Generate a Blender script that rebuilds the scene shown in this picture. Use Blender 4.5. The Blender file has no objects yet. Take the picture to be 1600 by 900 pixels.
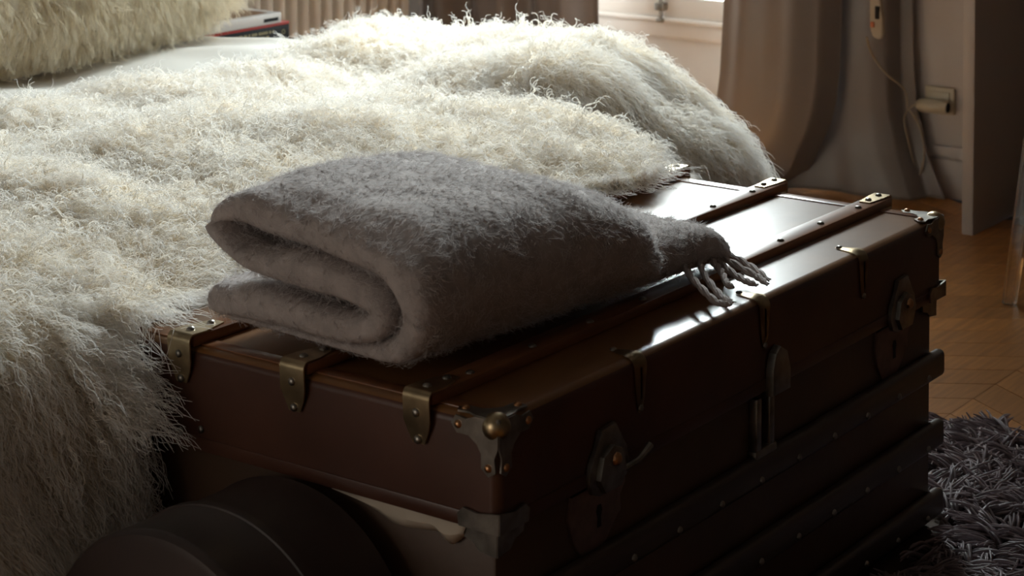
import bpy, bmesh, math, random
import numpy as np
from mathutils import Vector, Matrix

rng = np.random.default_rng(7)
random.seed(7)
C = bpy.context.scene.collection
sc = bpy.context.scene

# ---------------------------------------------------------------- camera
cd = bpy.data.cameras.new('camera')
cam = bpy.data.objects.new('camera', cd)
C.objects.link(cam)
cam.location = (-1.833, -1.341, 1.28)
cam.rotation_euler = (math.radians(87.5), 0, -math.atan2(.811, .585))
cd.sensor_width = 36
cd.lens = 3250 / 1600 * 36
cd.shift_y = -750 / 1600
cd.dof.use_dof = True
cd.dof.focus_distance = 2.95
cd.dof.aperture_fstop = 10.0
cd.clip_start = .05
sc.camera = cam

# ---------------------------------------------------------------- world, window daylight, added room fill, exposure
w = bpy.data.worlds.new('sky')
sc.world = w
w.use_nodes = True
nt = w.node_tree
bg = nt.nodes['Background']
bg.inputs['Color'].default_value = (.72, .84, 1, 1)
bg.inputs['Strength'].default_value = 1.2


def area(name, loc, target, sx, sy, power, col, spread=180):
    l = bpy.data.lights.new(name, 'AREA')
    l.shape = 'RECTANGLE'
    l.size = sx
    l.size_y = sy
    l.energy = power
    l.color = col
    l.spread = math.radians(spread)
    o = bpy.data.objects.new(name, l)
    C.objects.link(o)
    o.location = loc
    d = Vector(target) - Vector(loc)
    o.rotation_euler = d.to_track_quat('-Z', 'Y').to_euler()
    return o


area('window_sky_light', (5.6, 2.35, 3.4), (.6, .8, .6), 1.8, 1.6, 1900, (.93, .955, 1))
area('window_front_light', (3.50, 1.72, 1.75), (1.0, 1.2, 1.2), 1.15, 2.3, 150, (.91, .95, 1), 130)
area('far_room_fill', (-2.98, .9, .95), (0, .9, .9), 1.2, 1.2, 9, (1, .88, .76))  # added warm fill lamp at the closed far wall, no window behind it

sc.view_settings.view_transform = 'Standard'
sc.view_settings.look = 'None'
sc.view_settings.exposure = 0.14
sc.view_settings.gamma = 1
sc.view_settings.use_curve_mapping = False
sc.cycles.use_denoising = True
sc.cycles.max_bounces = 14
sc.cycles.diffuse_bounces = 10
sc.cycles.sample_clamp_indirect = 8


# ---------------------------------------------------------------- materials
def mat(name, col, rough=.5, metal=0, spec=.5, var=0, vscale=8, bump=0, bscale=60, sheen=0, trans=0,
        coat=0, randobj=0, stretch=(1, 1, 1), col2=None):
    m = bpy.data.materials.new(name)
    m.use_nodes = True
    n = m.node_tree.nodes
    L = m.node_tree.links
    b = n['Principled BSDF']
    b.inputs['Base Color'].default_value = (*col, 1)
    b.inputs['Roughness'].default_value = rough
    b.inputs['Metallic'].default_value = metal
    b.inputs['Specular IOR Level'].default_value = spec
    b.inputs['Sheen Weight'].default_value = sheen
    b.inputs['Coat Weight'].default_value = coat
    b.inputs['Coat Roughness'].default_value = .2
    tc = n.new('ShaderNodeTexCoord')
    mp = n.new('ShaderNodeMapping')
    mp.inputs['Scale'].default_value = stretch
    L.new(tc.outputs['Object'], mp.inputs['Vector'])
    src = None
    if var or col2:
        nz = n.new('ShaderNodeTexNoise')
        nz.inputs['Scale'].default_value = vscale
        nz.inputs['Detail'].default_value = 6
        L.new(mp.outputs['Vector'], nz.inputs['Vector'])
        mx = n.new('ShaderNodeMix')
        mx.data_type = 'RGBA'
        c2 = col2 or tuple(max(0, c * (1 - var)) for c in col)
        c1 = col if col2 else tuple(min(1, c * (1 + var)) for c in col)
        mx.inputs[6].default_value = (*c2, 1)
        mx.inputs[7].default_value = (*c1, 1)
        rp = n.new('ShaderNodeMapRange')
        rp.inputs['From Min'].default_value = .3
        rp.inputs['From Max'].default_value = .7
        L.new(nz.outputs['Fac'], rp.inputs['Value'])
        L.new(rp.outputs['Result'], mx.inputs[0])
        src = mx.outputs[2]
    if randobj:
        oi = n.new('ShaderNodeObjectInfo')
        hs = n.new('ShaderNodeHueSaturation')
        mr = n.new('ShaderNodeMapRange')
        mr.inputs['To Min'].default_value = 1 - randobj
        mr.inputs['To Max'].default_value = 1 + randobj
        L.new(oi.outputs['Random'], mr.inputs['Value'])
        L.new(mr.outputs['Result'], hs.inputs['Value'])
        if src:
            L.new(src, hs.inputs['Color'])
        else:
            hs.inputs['Color'].default_value = (*col, 1)
        src = hs.outputs['Color']
    if src:
        L.new(src, b.inputs['Base Color'])
    if bump:
        nb = n.new('ShaderNodeTexNoise')
        nb.inputs['Scale'].default_value = bscale
        nb.inputs['Detail'].default_value = 4
        L.new(mp.outputs['Vector'], nb.inputs['Vector'])
        bp = n.new('ShaderNodeBump')
        bp.inputs['Strength'].default_value = bump
        bp.inputs['Distance'].default_value = .01
        L.new(nb.outputs['Fac'], bp.inputs['Height'])
        L.new(bp.outputs['Normal'], b.inputs['Normal'])
    if trans:
        out = n['Material Output']
        tr = n.new('ShaderNodeBsdfTranslucent')
        if src:
            L.new(src, tr.inputs['Color'])
        else:
            tr.inputs['Color'].default_value = (*col, 1)
        mix = n.new('ShaderNodeMixShader')
        mix.inputs[0].default_value = trans
        L.new(b.outputs[0], mix.inputs[1])
        L.new(tr.outputs[0], mix.inputs[2])
        L.new(mix.outputs[0], out.inputs['Surface'])
    return m


M = {
    'plaster': mat('plaster', (.26, .225, .20), .8, bump=.05, bscale=90),
    'ceiling': mat('ceiling_paint', (.34, .31, .28), .85),
    'paint': mat('cream_gloss_paint', (.72, .68, .63), .4, var=.03, vscale=4),
    'greypaint': mat('grey_white_paint', (.50, .45, .42), .5, var=.04, vscale=3),
    'brownpanel': mat('panel_paint', (.46, .41, .38), .55, var=.04, vscale=3),
    'oak': mat('oak_parquet', (.47, .205, .06), .36, var=.22, vscale=3, stretch=(2.5, 30, 10), randobj=.16, bump=.04, bscale=8),
    'underlay': mat('dark_joint', (.05, .025, .012), .9),
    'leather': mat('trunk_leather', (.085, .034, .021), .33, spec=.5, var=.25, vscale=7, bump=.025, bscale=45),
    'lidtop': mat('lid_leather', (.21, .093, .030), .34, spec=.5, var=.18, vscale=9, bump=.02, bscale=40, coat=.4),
    'canvas': mat('trunk_canvas', (.085, .046, .026), .42, var=.25, vscale=6, bump=.03, bscale=60),
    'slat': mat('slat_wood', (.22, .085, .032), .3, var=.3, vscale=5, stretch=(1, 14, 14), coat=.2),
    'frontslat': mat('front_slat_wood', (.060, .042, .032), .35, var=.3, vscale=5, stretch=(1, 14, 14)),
    'brass': mat('aged_brass', (.46, .36, .22), .34, metal=1, var=.3, vscale=30, bump=.02, bscale=80),
    'steel': mat('tarnished_steel', (.30, .28, .25), .38, metal=1, var=.35, vscale=40, bump=.03, bscale=90),
    'copper': mat('copper_rivet', (.6, .32, .16), .3, metal=1),
    'lockplate': mat('lock_plate', (.22, .15, .13), .45, metal=.6, var=.3, vscale=30),
    'dark': mat('dark_hole', (.008, .006, .005), .8),
    'hatleather': mat('hat_box_leather', (.045, .030, .026), .45, var=.2, vscale=10, bump=.04, bscale=50),
    'cotton': mat('white_cotton', (.60, .52, .42), .9, var=.05),
    'sheet': mat('white_sheet', (.82, .78, .72), .9, trans=.1, bump=.03, bscale=40),
    'hide': mat('sheepskin_hide', (.80, .74, .64), .95),
    'bedwood': mat('bed_wood', (.14, .08, .05), .5, var=.2),
    'curtain': mat('taupe_satin', (.235, .20, .185), .40, spec=.5, trans=.16, sheen=.25, bump=.06, bscale=220),
    'radiator': mat('radiator_enamel', (.80, .74, .66), .4),
    'ivory': mat('ivory_plastic', (.52, .45, .33), .4),
    'cord': mat('beige_cord', (.33, .26, .18), .5),
    'amber': mat('amber_button', (.5, .13, .04), .4),
    'blackbook': mat('black_cover', (.012, .012, .012), .6, spec=.2),
    'red': mat('red_cover', (.45, .05, .04), .4),
    'print': mat('gold_print', (.34, .28, .15), .5),
    'pages': mat('book_pages', (.62, .58, .5), .9),
    'whitebook': mat('white_cover', (.6, .57, .54), .4),
    'brownbook': mat('brown_cover', (.22, .10, .035), .4),
    'blanket': mat('grey_wool', (.46, .405, .385), .95, var=.15, vscale=40, bump=.25, bscale=160),
}


def hairmat(name, col, tip=None, rough=.55, trans=.3, var=.12):
    m = bpy.data.materials.new(name)
    m.use_nodes = True
    n = m.node_tree.nodes
    L = m.node_tree.links
    b = n['Principled BSDF']
    b.inputs['Roughness'].default_value = rough
    b.inputs['Specular IOR Level'].default_value = .4
    hi = n.new('ShaderNodeHairInfo')
    mx = n.new('ShaderNodeMix')
    mx.data_type = 'RGBA'
    mx.inputs[6].default_value = (*col, 1)
    mx.inputs[7].default_value = (*(tip or col), 1)
    L.new(hi.outputs['Intercept'], mx.inputs[0])
    hs = n.new('ShaderNodeHueSaturation')
    mr = n.new('ShaderNodeMapRange')
    mr.inputs['To Min'].default_value = 1 - var
    mr.inputs['To Max'].default_value = 1 + var
    L.new(hi.outputs['Random'], mr.inputs['Value'])
    L.new(mr.outputs['Result'], hs.inputs['Value'])
    L.new(mx.outputs[2], hs.inputs['Color'])
    L.new(hs.outputs['Color'], b.inputs['Base Color'])
    tr = n.new('ShaderNodeBsdfTranslucent')
    L.new(hs.outputs['Color'], tr.inputs['Color'])
    mix = n.new('ShaderNodeMixShader')
    mix.inputs[0].default_value = trans
    L.new(b.outputs[0], mix.inputs[1])
    L.new(tr.outputs[0], mix.inputs[2])
    L.new(mix.outputs[0], n['Material Output'].inputs['Surface'])
    return m


M['wool'] = hairmat('curly_white_wool', (.89, .815, .69), (.97, .96, .945), .45, .3)
M['creamwool'] = hairmat('cream_wool', (.72, .62, .45), (.84, .77, .62), .5, .25)
M['mohair'] = hairmat('grey_mohair', (.54, .485, .46), (.80, .78, .79), .5, .3)
M['pile'] = hairmat('mauve_pile', (.14, .105, .112), (.33, .26, .28), .5, .1)

gm = bpy.data.materials.new('window_glass')
gm.use_nodes = True
_n, _l = gm.node_tree.nodes, gm.node_tree.links
_t = _n.new('ShaderNodeBsdfTransparent')
_t.inputs['Color'].default_value = (.93, .97, .95, 1)
_g = _n.new('ShaderNodeBsdfGlossy')
_g.inputs['Roughness'].default_value = .02
_x = _n.new('ShaderNodeMixShader')
_x.inputs[0].default_value = .07
_l.new(_t.outputs[0], _x.inputs[1])
_l.new(_g.outputs[0], _x.inputs[2])
_l.new(_x.outputs[0], _n['Material Output'].inputs['Surface'])
M['glass'] = gm
am = mat('clear_acrylic', (.96, .97, .97), .03)
am.node_tree.nodes['Principled BSDF'].inputs['Transmission Weight'].default_value = 1
am.node_tree.nodes['Principled BSDF'].inputs['IOR'].default_value = 1.49
M['acrylic'] = am


# ---------------------------------------------------------------- helpers
def link(name, me, material=None, parent=None, smooth=True):
    o = bpy.data.objects.new(name, me)
    C.objects.link(o)
    if material is not None and hasattr(me, 'materials') and not me.materials:
        me.materials.append(M[material])
    if parent is not None:
        o.parent = parent
    if smooth and isinstance(me, bpy.types.Mesh):
        for p in me.polygons:
            p.use_smooth = True
    return o


def obj(name, bm, material, parent=None, smooth=True):
    me = bpy.data.meshes.new(name)
    bmesh.ops.recalc_face_normals(bm, faces=bm.faces)
    bm.to_mesh(me)
    bm.free()
    o = link(name, me, material, parent, smooth)
    if smooth:
        try:
            me.set_sharp_from_angle(angle=math.radians(38))
        except Exception:
            pass
    return o


def empty(name, loc=(0, 0, 0)):
    o = bpy.data.objects.new(name, None)
    o.empty_display_size = .1
    C.objects.link(o)
    o.location = loc
    return o


def tag(o, label, cat, group=None):
    o['label'] = label
    o['category'] = cat
    if group:
        o['group'] = group
    return o


def struct(o):
    o['kind'] = 'structure'
    return o


def box(bm, x0, x1, y0, y1, z0, z1, bev=0, seg=2):
    r = bmesh.ops.create_cube(bm, size=1)
    vs = r['verts']
    for v in vs:
        v.co = Vector(((x0 + x1) / 2 + v.co.x * (x1 - x0), (y0 + y1) / 2 + v.co.y * (y1 - y0),
                       (z0 + z1) / 2 + v.co.z * (z1 - z0)))
    if bev:
        es = list({e for v in vs for e in v.link_edges})
        bmesh.ops.bevel(bm, geom=es, offset=bev, segments=seg, affect='EDGES', profile=.5)
    return bm


def bx(name, x0, x1, y0, y1, z0, z1, material, parent=None, bev=0, seg=2, off=(0, 0, 0)):
    bm = bmesh.new()
    box(bm, x0 - off[0], x1 - off[0], y0 - off[1], y1 - off[1], z0 - off[2], z1 - off[2], bev, seg)
    return obj(name, bm, material, parent)


def prism(bm, pts, org, A, B, depth, bev=0):
    """outline pts (a,b) extruded by depth along A x B from org"""
    A, B, org = Vector(A), Vector(B), Vector(org)
    n = A.cross(B).normalized() * depth
    v0 = [bm.verts.new(org + A * a + B * b) for a, b in pts]
    v1 = [bm.verts.new(v.co + n) for v in v0]
    f0 = bm.faces.new(v0)
    f1 = bm.faces.new(list(reversed(v1)))
    k = len(pts)
    for i in range(k):
        bm.faces.new((v0[i], v1[i], v1[(i + 1) % k], v0[(i + 1) % k]))
    if bev:
        bmesh.ops.bevel(bm, geom=list(f1.edges), offset=bev, segments=2, affect='EDGES', profile=.6)
    return bm


def rivet(bm, loc, nrm, r, h):
    """domed rivet head"""
    nrm = Vector(nrm).normalized()
    q = nrm.to_track_quat('Z', 'Y')
    rings = []
    for k, (rr, hh) in enumerate(((1, 0), (.9, .5), (.55, .88))):
        rings.append([bm.verts.new(Vector(loc) + q @ Vector((rr * r * math.cos(t), rr * r * math.sin(t), hh * h)))
                      for t in [i * math.pi / 4 for i in range(8)]])
    top = bm.verts.new(Vector(loc) + nrm * h)
    for a, b in zip(rings, rings[1:]):
        for i in range(8):
            bm.faces.new((a[i], a[(i + 1) % 8], b[(i + 1) % 8], b[i]))
    for i in range(8):
        bm.faces.new((rings[-1][i], rings[-1][(i + 1) % 8], top))
    bm.faces.new(list(reversed(rings[0])))
    return bm


def tube(bm, pts, rad, n=8, closed=False):
    pts = [Vector(p) for p in pts]
    rad = [rad] * len(pts) if not hasattr(rad, '__len__') else rad
    rings = []
    up = Vector((0, 0, 1))
    for i, p in enumerate(pts):
        d = (pts[min(i + 1, len(pts) - 1)] - pts[max(i - 1, 0)]).normalized()
        s = d.cross(up)
        if s.length < .05:
            s = d.cross(Vector((1, 0, 0)))
        s.normalize()
        t = s.cross(d)
        rings.append([bm.verts.new(p + (s * math.cos(a) + t * math.sin(a)) * rad[i])
                      for a in [k * 2 * math.pi / n for k in range(n)]])
    for a, b in zip(rings, rings[1:]):
        for k in range(n):
            bm.faces.new((a[k], a[(k + 1) % n], b[(k + 1) % n], b[k]))
    bm.faces.new(list(reversed(rings[0])))
    bm.faces.new(rings[-1])
    return bm


def smoothpath(pts, n):
    """Catmull-Rom resample"""
    P = np.array(pts, float)
    P = np.vstack([2 * P[0] - P[1], P, 2 * P[-1] - P[-2]])
    out = []
    m = len(P) - 3
    for t in np.linspace(0, m - 1e-6, n):
        i = int(t)
        f = t - i
        p0, p1, p2, p3 = P[i:i + 4]
        out.append(.5 * (2 * p1 + (p2 - p0) * f + (2 * p0 - 5 * p1 + 4 * p2 - p3) * f * f + (3 * p1 - p0 - 3 * p2 + p3) * f ** 3))
    return np.array(out)


def lathe(bm, prof, org, axis, n=48):
    """profile (r, h) turned about axis at org"""
    q = Vector(axis).to_track_quat('Z', 'Y')
    org = Vector(org)
    rings = []
    for r, h in prof:
        if r < 1e-6:
            rings.append([bm.verts.new(org + q @ Vector((0, 0, h)))])
        else:
            rings.append([bm.verts.new(org + q @ Vector((r * math.cos(t), r * math.sin(t), h)))
                          for t in [k * 2 * math.pi / n for k in range(n)]])
    for a, b in zip(rings, rings[1:]):
        for k in range(n):
            if len(a) == 1 and len(b) > 1:
                bm.faces.new((a[0], b[(k + 1) % n], b[k]))
            elif len(b) == 1 and len(a) > 1:
                bm.faces.new((a[k], a[(k + 1) % n], b[0]))
            elif len(a) > 1:
                bm.faces.new((a[k], a[(k + 1) % n], b[(k + 1) % n], b[k]))
    return bm


def grid_mesh(name, P, material, parent=None, closed_v=False):
    """P (n,m,3) grid of points -> mesh object"""
    n, m = P.shape[:2]
    idx = np.arange(n * m).reshape(n, m)
    if closed_v:
        j2 = np.roll(idx, -1, axis=1)
        f = np.stack([idx[:-1], j2[:-1], j2[1:], idx[1:]], -1).reshape(-1, 4)
    else:
        f = np.stack([idx[:-1, :-1], idx[:-1, 1:], idx[1:, 1:], idx[1:, :-1]], -1).reshape(-1, 4)
    me = bpy.data.meshes.new(name)
    me.from_pydata(P.reshape(-1, 3).tolist(), [], f.tolist())
    me.update()
    return link(name, me, material, parent)


def hair(name, P, rad, material, parent=None):
    """P (N,K,3) strands, rad (K,) -> one hair curves object"""
    N, K = P.shape[:2]
    h = bpy.data.hair_curves.new(name)
    h.add_curves([K] * N)
    h.points.foreach_set('position', np.ascontiguousarray(P, dtype=np.float32).ravel())
    a = h.attributes.get('radius') or h.attributes.new('radius', 'FLOAT', 'POINT')
    a.data.foreach_set('value', np.tile(np.asarray(rad, np.float32), N))
    h.materials.append(M[material])
    h.update_tag()
    o = bpy.data.objects.new(name, h)
    C.objects.link(o)
    if parent is not None:
        o.parent = parent
    o['kind'] = 'stuff'
    return o


def wnoise(seed, dims, lo, hi, n=10):
    """smooth vector noise made of sines: returns f(X) for X (...,dims)"""
    r = np.random.default_rng(seed)
    k = r.normal(size=(n, dims))
    k /= np.linalg.norm(k, axis=1, keepdims=True)
    k *= r.uniform(lo, hi, (n, 1))
    ph = r.uniform(0, 6.28, n)
    am = 1 / np.sqrt(n / 2)

    def f(X):
        return np.sin(X @ k.T + ph).sum(-1) * am
    return f


def unit(a):
    return a / np.maximum(np.linalg.norm(a, axis=-1, keepdims=True), 1e-9)


# ================================================================ SETTING
# floor: point-of-Hungary parquet, planks as single pieces near the photo's view
floor = struct(empty('floor'))
struct(bx('underfloor', -3.2, 3.4, -3.2, 2.9, -.06, -.014, 'underlay', floor))
SW, PW, SL = .5, .088, math.radians(57)
dx = SW / math.tan(SL)
du = PW / math.sin(SL)


def plank_pts(sgn):
    g = .0009
    a = [(g, g * .6), (du - g, g * .6), (du - g + sgn * dx, SW - g * .6), (g + sgn * dx, SW - g * .6)]
    return a


pm = {}
for sgn in (1, -1):
    bm = bmesh.new()
    prism(bm, plank_pts(sgn), (0, 0, -.014), (1, 0, 0), (0, 1, 0), .014)
    bmesh.ops.recalc_face_normals(bm, faces=bm.faces)
    me = bpy.data.meshes.new('plank')
    bm.to_mesh(me)
    bm.free()
    me.materials.append(M['oak'])
    pm[sgn] = me
restbm = bmesh.new()
for k in range(-7, 6):
    v0 = .213 + k * SW
    sgn = -1 if k % 2 == 0 else 1     # strip above v=.213 leans towards -u
    for i in range(-36, 36):
        u0 = i * du + (0.02 if sgn < 0 else .02 - dx)
        c = u0 + sgn * dx / 2
        if c < -3.1 or c > 3.3 or v0 < -3.3 or v0 + SW > 2.75:
            continue
        if c > 1.15 and -1 <= k <= 1:
            o = bpy.data.objects.new('plank', pm[sgn])
            C.objects.link(o)
            o.parent = floor
            o.location = (u0, v0, 0)
        else:
            prism(restbm, plank_pts(sgn), (u0, v0, -.014), (1, 0, 0), (0, 1, 0), .014)
rest = obj('parquet_planks', restbm, 'oak', floor, smooth=False)
rest['kind'] = 'stuff'

# walls: window wall at u = 3.295, head wall at v = 2.72
WV0, WV1, WZ0, WZ1 = 1.30, 2.46, .47, 2.95
bm = bmesh.new()
box(bm, 3.295, 3.42, -3.1, WV0 - .06, 0, 3.25)
box(bm, 3.295, 3.42, WV1 + .06, 2.85, 0, 3.25)
box(bm, 3.295, 3.42, WV0 - .06, WV1 + .06, WZ1 + .06, 3.25)
struct(obj('wall_back', bm, 'greypaint', smooth=False))
struct(bx('wall_left', -3.1, 3.42, 2.72, 2.85, 0, 3.25, 'plaster'))
bm = bmesh.new()
box(bm, -3.1, -3.05, -3.1, 2.72, 0, 3.25)
struct(obj('wall_front', bm, 'plaster', smooth=False))
struct(bx('wall_right', -3.05, 3.295, -3.1, -3.0, 0, 3.25, 'plaster'))
struct(bx('ceiling', -3.1, 3.42, -3.1, 2.85, 3.25, 3.33, 'ceiling'))

# French window: fixed frame, lower panel with rails and ledge, two sashes
win = struct(empty('window_1', (3.295, (WV0 + WV1) / 2, 0)))
ox, oy = 3.295, (WV0 + WV1) / 2


def wb(name, u0, u1, v0, v1, z0, z1, m='paint', bev=.003):
    return bx(name, u0, u1, v0, v1, z0, z1, m, win, bev, 2, (ox, oy, 0))


wb('frame_side', 3.275, 3.42, WV0 - .06, WV0, 0, WZ1 + .06)
wb('frame_side', 3.275, 3.42, WV1, WV1 + .06, 0, WZ1 + .06)
wb('frame_head', 3.28, 3.42, WV0, WV1, WZ1, WZ1 + .06)
wb('lower_panel', 3.30, 3.35, WV0, WV1, .02, .352)
wb('panel_rail', 3.285, 3.36, WV0, WV1, .352, .397, bev=.006)
wb('ledge', 3.273, 3.37, WV0, WV1, .397, .412, bev=.006)
wb('bottom_board', 3.28, 3.36, WV0, WV1, 0, .06)
mid = 1.812
for s, (a, b) in enumerate(((WV0, mid - .002), (mid + .002, WV1))):
    wb('sash_rail', 3.285, 3.33, a, b, .412, .475)
    wb('sash_rail', 3.285, 3.33, a, b, WZ1 - .06, WZ1)
    wb('sash_stile', 3.283, 3.332, a, a + .045, .475, WZ1 - .06)
    wb('sash_stile', 3.283, 3.332, b - .045, b, .475, WZ1 - .06)
    wb('pane', 3.306, 3.310, a + .045, b - .045, .475, WZ1 - .06, 'glass', 0)
bm = bmesh.new()
tube(bm, [(-.022, mid - oy, .405), (-.022, mid - oy, 2.3)], .006, 10)
obj('bolt_rod', bm, 'steel', win)
bm = bmesh.new()
box(bm, -.034, -.006, mid - oy - .016, mid - oy + .016, .432, .456, .004)
box(bm, -.03, -.006, mid - oy - .012, mid - oy + .012, .398, .41, .003)
obj('bolt_keeper', bm, 'steel', win)

# window casing, right wall panel and its mouldings
struct(bx('trim_1', 3.262, 3.297, 1.040, 1.105, 0, 3.05, 'greypaint', None, .008, 3))
struct(bx('trim_2', 3.283, 3.297, .742, 1.026, .112, .142, 'greypaint', None, .004, 2))
struct(bx('baseboard_back', 3.287, 3.297, .742, 1.026, .006, .106, 'greypaint', None, .003, 2))
struct(bx('trim_3', 2.957, 3.295, .711, .741, 0, 2.45, 'brownpanel', None, .002, 2))
struct(bx('baseboard_left', -3.05, 3.295, 2.705, 2.72, 0, .12, 'paint', None, .004, 2))

# ================================================================ RADIATOR on the head wall
rad = tag(empty('radiator', (2.5, 2.62, 0)), 'beige column radiator standing behind the bed beside the left curtain', 'radiator')
bm = bmesh.new()
box(bm, -.0145, .0145, -.05, .05, .09, .78, .012, 4)
me = bpy.data.meshes.new('column')
bmesh.ops.recalc_face_normals(bm, faces=bm.faces)
bm.to_mesh(me)
bm.free()
for i in range(27):
    o = link('column', me, 'radiator', rad)
    o.location = (3.05 - i * .0505 - 2.5, 0, 0)
for z in (.13, .74):
    bm = bmesh.new()
    tube(bm, [(-.74, .0, z), (.575, .0, z)], .017, 12)
    obj('manifold', bm, 'radiator', rad)
for x in (-.62, .5):
    bx('foot', x - .015, x + .015, -.045, .045, 0, .092, 'radiator', rad, .006)

# ================================================================ BED
bed = tag(empty('bed', (.5, 1.66, 0)), 'wide double bed under the white sheet and shaggy throw', 'bed')
bx('base', -1.28, 1.12, -.88, .98, .12, .30, 'bedwood', bed, .01)
bx('mattress', -1.28, 1.13, -.86, .98, .301, .535, 'sheet', bed, .05, 4)
for sx in (-1.2, 1.05):
    for sy in (-.8, .9):
        bx('leg', sx - .03, sx + .03, sy - .03, sy + .03, 0, .121, 'bedwood', bed, .004)


def sheet_z(u, v):
    f = wnoise(31, 2, 5, 16, 8)(np.stack([u, v], -1))
    g = wnoise(32, 2, 20, 45, 8)(np.stack([u, v * .4], -1))
    return .553 + .006 * f + .0022 * g


au = np.concatenate([np.linspace(-.79, 1.58, 120), 1.58 + np.linspace(.01, .42, 26)])
av = np.linspace(1.15, 2.63, 70)
A_, B_ = np.meshgrid(au, av, indexing='ij')
ov = np.maximum(A_ - 1.58, 0)
ang = np.minimum(ov / .07, np.pi / 2)
SU = np.minimum(A_, 1.58) + .07 * np.sin(ang)
SZ = sheet_z(np.minimum(A_, 1.58), B_) - .07 * (1 - np.cos(ang)) - np.maximum(ov - .07 * np.pi / 2, 0)
SU = SU + np.where(ov > .1, .012 * np.sin(B_ * 26), 0)
so = grid_mesh('bed_sheet', np.stack([SU, B_, SZ], -1), 'sheet')
md = so.modifiers.new('thick', 'SOLIDIFY')
md.thickness = .006
md.offset = -1
tag(so, 'smooth white sheet bare between the cream pillow and the shaggy throw', 'sheet')

# ---------------------------------------------------------------- fur throw
TU0, TU1, TV0, TV1 = 0, 1.178, 0, .595   # trunk footprint
nb1 = wnoise(41, 2, 4, 9, 8)
nb2 = wnoise(42, 2, 12, 26, 10)


def sm(x, a, b):
    t = np.clip((x - a) / (b - a), 0, 1)
    return t * t * (3 - 2 * t)


def fur_surf(a, b):
    """a across the bed (u), b along the bed: b>=.93 flat, below that the foot drop by arc length"""
    UE = 1.66
    uu = np.minimum(a, UE)
    ou = np.maximum(a - UE, 0)
    au_ = np.minimum(ou / .10, np.pi / 2)
    vv = np.maximum(b, .93)
    ob = np.maximum(.93 - b, 0)             # distance past the foot edge
    th = np.minimum(ob / .315, np.pi / 2)    # about an ellipse .33 x .30
    v = vv - .33 * np.sin(th)
    extra = np.maximum(ob - .315 * np.pi / 2, 0)
    top = .572
    bump = .017 * nb1(np.stack([a, b], -1)) + .011 * nb2(np.stack([a, b], -1))
    bump = bump + .034 * np.exp(-((a - 1.58) / .25) ** 2 - ((b - .98) / .22) ** 2)
    bump = bump + .030 * np.exp(-((a - 1.62) / .2) ** 2 - ((b - 1.42) / .14) ** 2)
    bump = bump + .030 * np.exp(-((a - 1.0) / .16) ** 2 - ((b - 1.42) / .09) ** 2)
    # diagonal folds running down the far foot corner
    bump = bump + .016 * sm(a, .9, 1.3) * sm(-b, -1.15, -.8) * np.sin(30 * (a * .75 + b * .55))
    z = top - .30 * (1 - np.cos(th)) - extra - .10 * (1 - np.cos(au_)) - np.maximum(ou - .157, 0)
    u = uu + .10 * np.sin(au_)
    f = np.cos(th) * .7 + .3
    z = z + bump * f
    v = v - bump * np.sin(th) * .8
    v = v - .07 * sm(-u, -.16, -.02) * sm(-z, -.60, -.50)
    # lip spilling towards the trunk top
    m = sm(u, -.06, .22) * (1 - sm(u, 1.15, 1.3))
    lip = m * sm(z, .46, .52) * sm(-b, -.95, -.62)
    v = v - .27 * lip
    z = np.maximum(z, .03)
    # stay off the trunk
    ins = (u > TU0 - .02) & (u < TU1 + .02) & (v < TV1 + .012)
    z = np.where(ins & (z > .44), np.maximum(z, .526), z)
    v = np.where(ins & (z <= .5), TV1 + .012, v)
    return np.stack([u, v, z], -1)


def fur_back(a):
    return 1.50 + .10 * sm(a, .9, 1.6) + .03 * np.sin(a * 9) + .015 * np.sin(a * 23)


throw = tag(empty('fur_throw', (.6, 1.1, .57)), 'shaggy white curly sheepskin throw spread over the bed and its foot', 'throw')
a = np.linspace(-.78, 2.02, 150)
t = np.linspace(0, 1, 110)
A_, T_ = np.meshgrid(a, t, indexing='ij')
Bv = .07 + T_ * (fur_back(A_) - .07)
P = fur_surf(A_, Bv) - np.array(throw.location)
ho = grid_mesh('hide', P, 'hide', throw)
md = ho.modifiers.new('thick', 'SOLIDIFY')
md.thickness = .006
md.offset = -1


def surf_frame(fn, a, b, e=.004):
    p = fn(a, b)
    pa = fn(a + e, b) - fn(a - e, b)
    pb = fn(a, b + e) - fn(a, b - e)
    n = unit(np.cross(pa, pb))
    return p, n


def strands(p, n, flow, Lc, K, lift, droop, clump_r, curl_a, curl_f, per, spread, rs):
    """clumped curly strands: p,n,flow per clump -> (clumps*per, K, 3)"""
    r = np.random.default_rng(rs)
    N = len(p)
    t = np.linspace(0, 1, K)[None, :, None]
    L = Lc[:, None, None]
    path = n[:, None] * (lift * (t - .5 * t * t)) * L + flow[:, None] * (t ** 1.25) * L
    path[..., 2] -= (droop * t[..., 0] ** 2) * Lc[:, None]
    out = []
    s1 = unit(np.cross(flow, n))
    s2 = unit(np.cross(s1, flow))
    ph = r.uniform(0, 6.28, N)
    fr = r.uniform(.75, 1.25, N) * curl_f
    for q in range(per):
        off = r.normal(size=(N, 3)) * clump_r
        off -= n * (off * n).sum(-1, keepdims=True)
        ph2 = ph + r.normal(size=N) * spread
        ang = 6.283 * fr[:, None] * t[..., 0] * r.uniform(.9, 1.1, (N, 1)) + ph2[:, None]
        amp = curl_a * (t[..., 0] ** .6) * r.uniform(.6, 1.4, (N, 1))
        lq = r.uniform(.7, 1.12, (N, 1, 1))
        S = p[:, None] + off[:, None] * (1 - .65 * t) + path * lq \
            + s1[:, None] * (amp * np.cos(ang))[..., None] + s2[:, None] * (amp * np.sin(ang))[..., None]
        S += r.normal(size=(N, 1, 3)) * .004 * t ** 1.5
        out.append(S)
    return np.concatenate(out)


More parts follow.
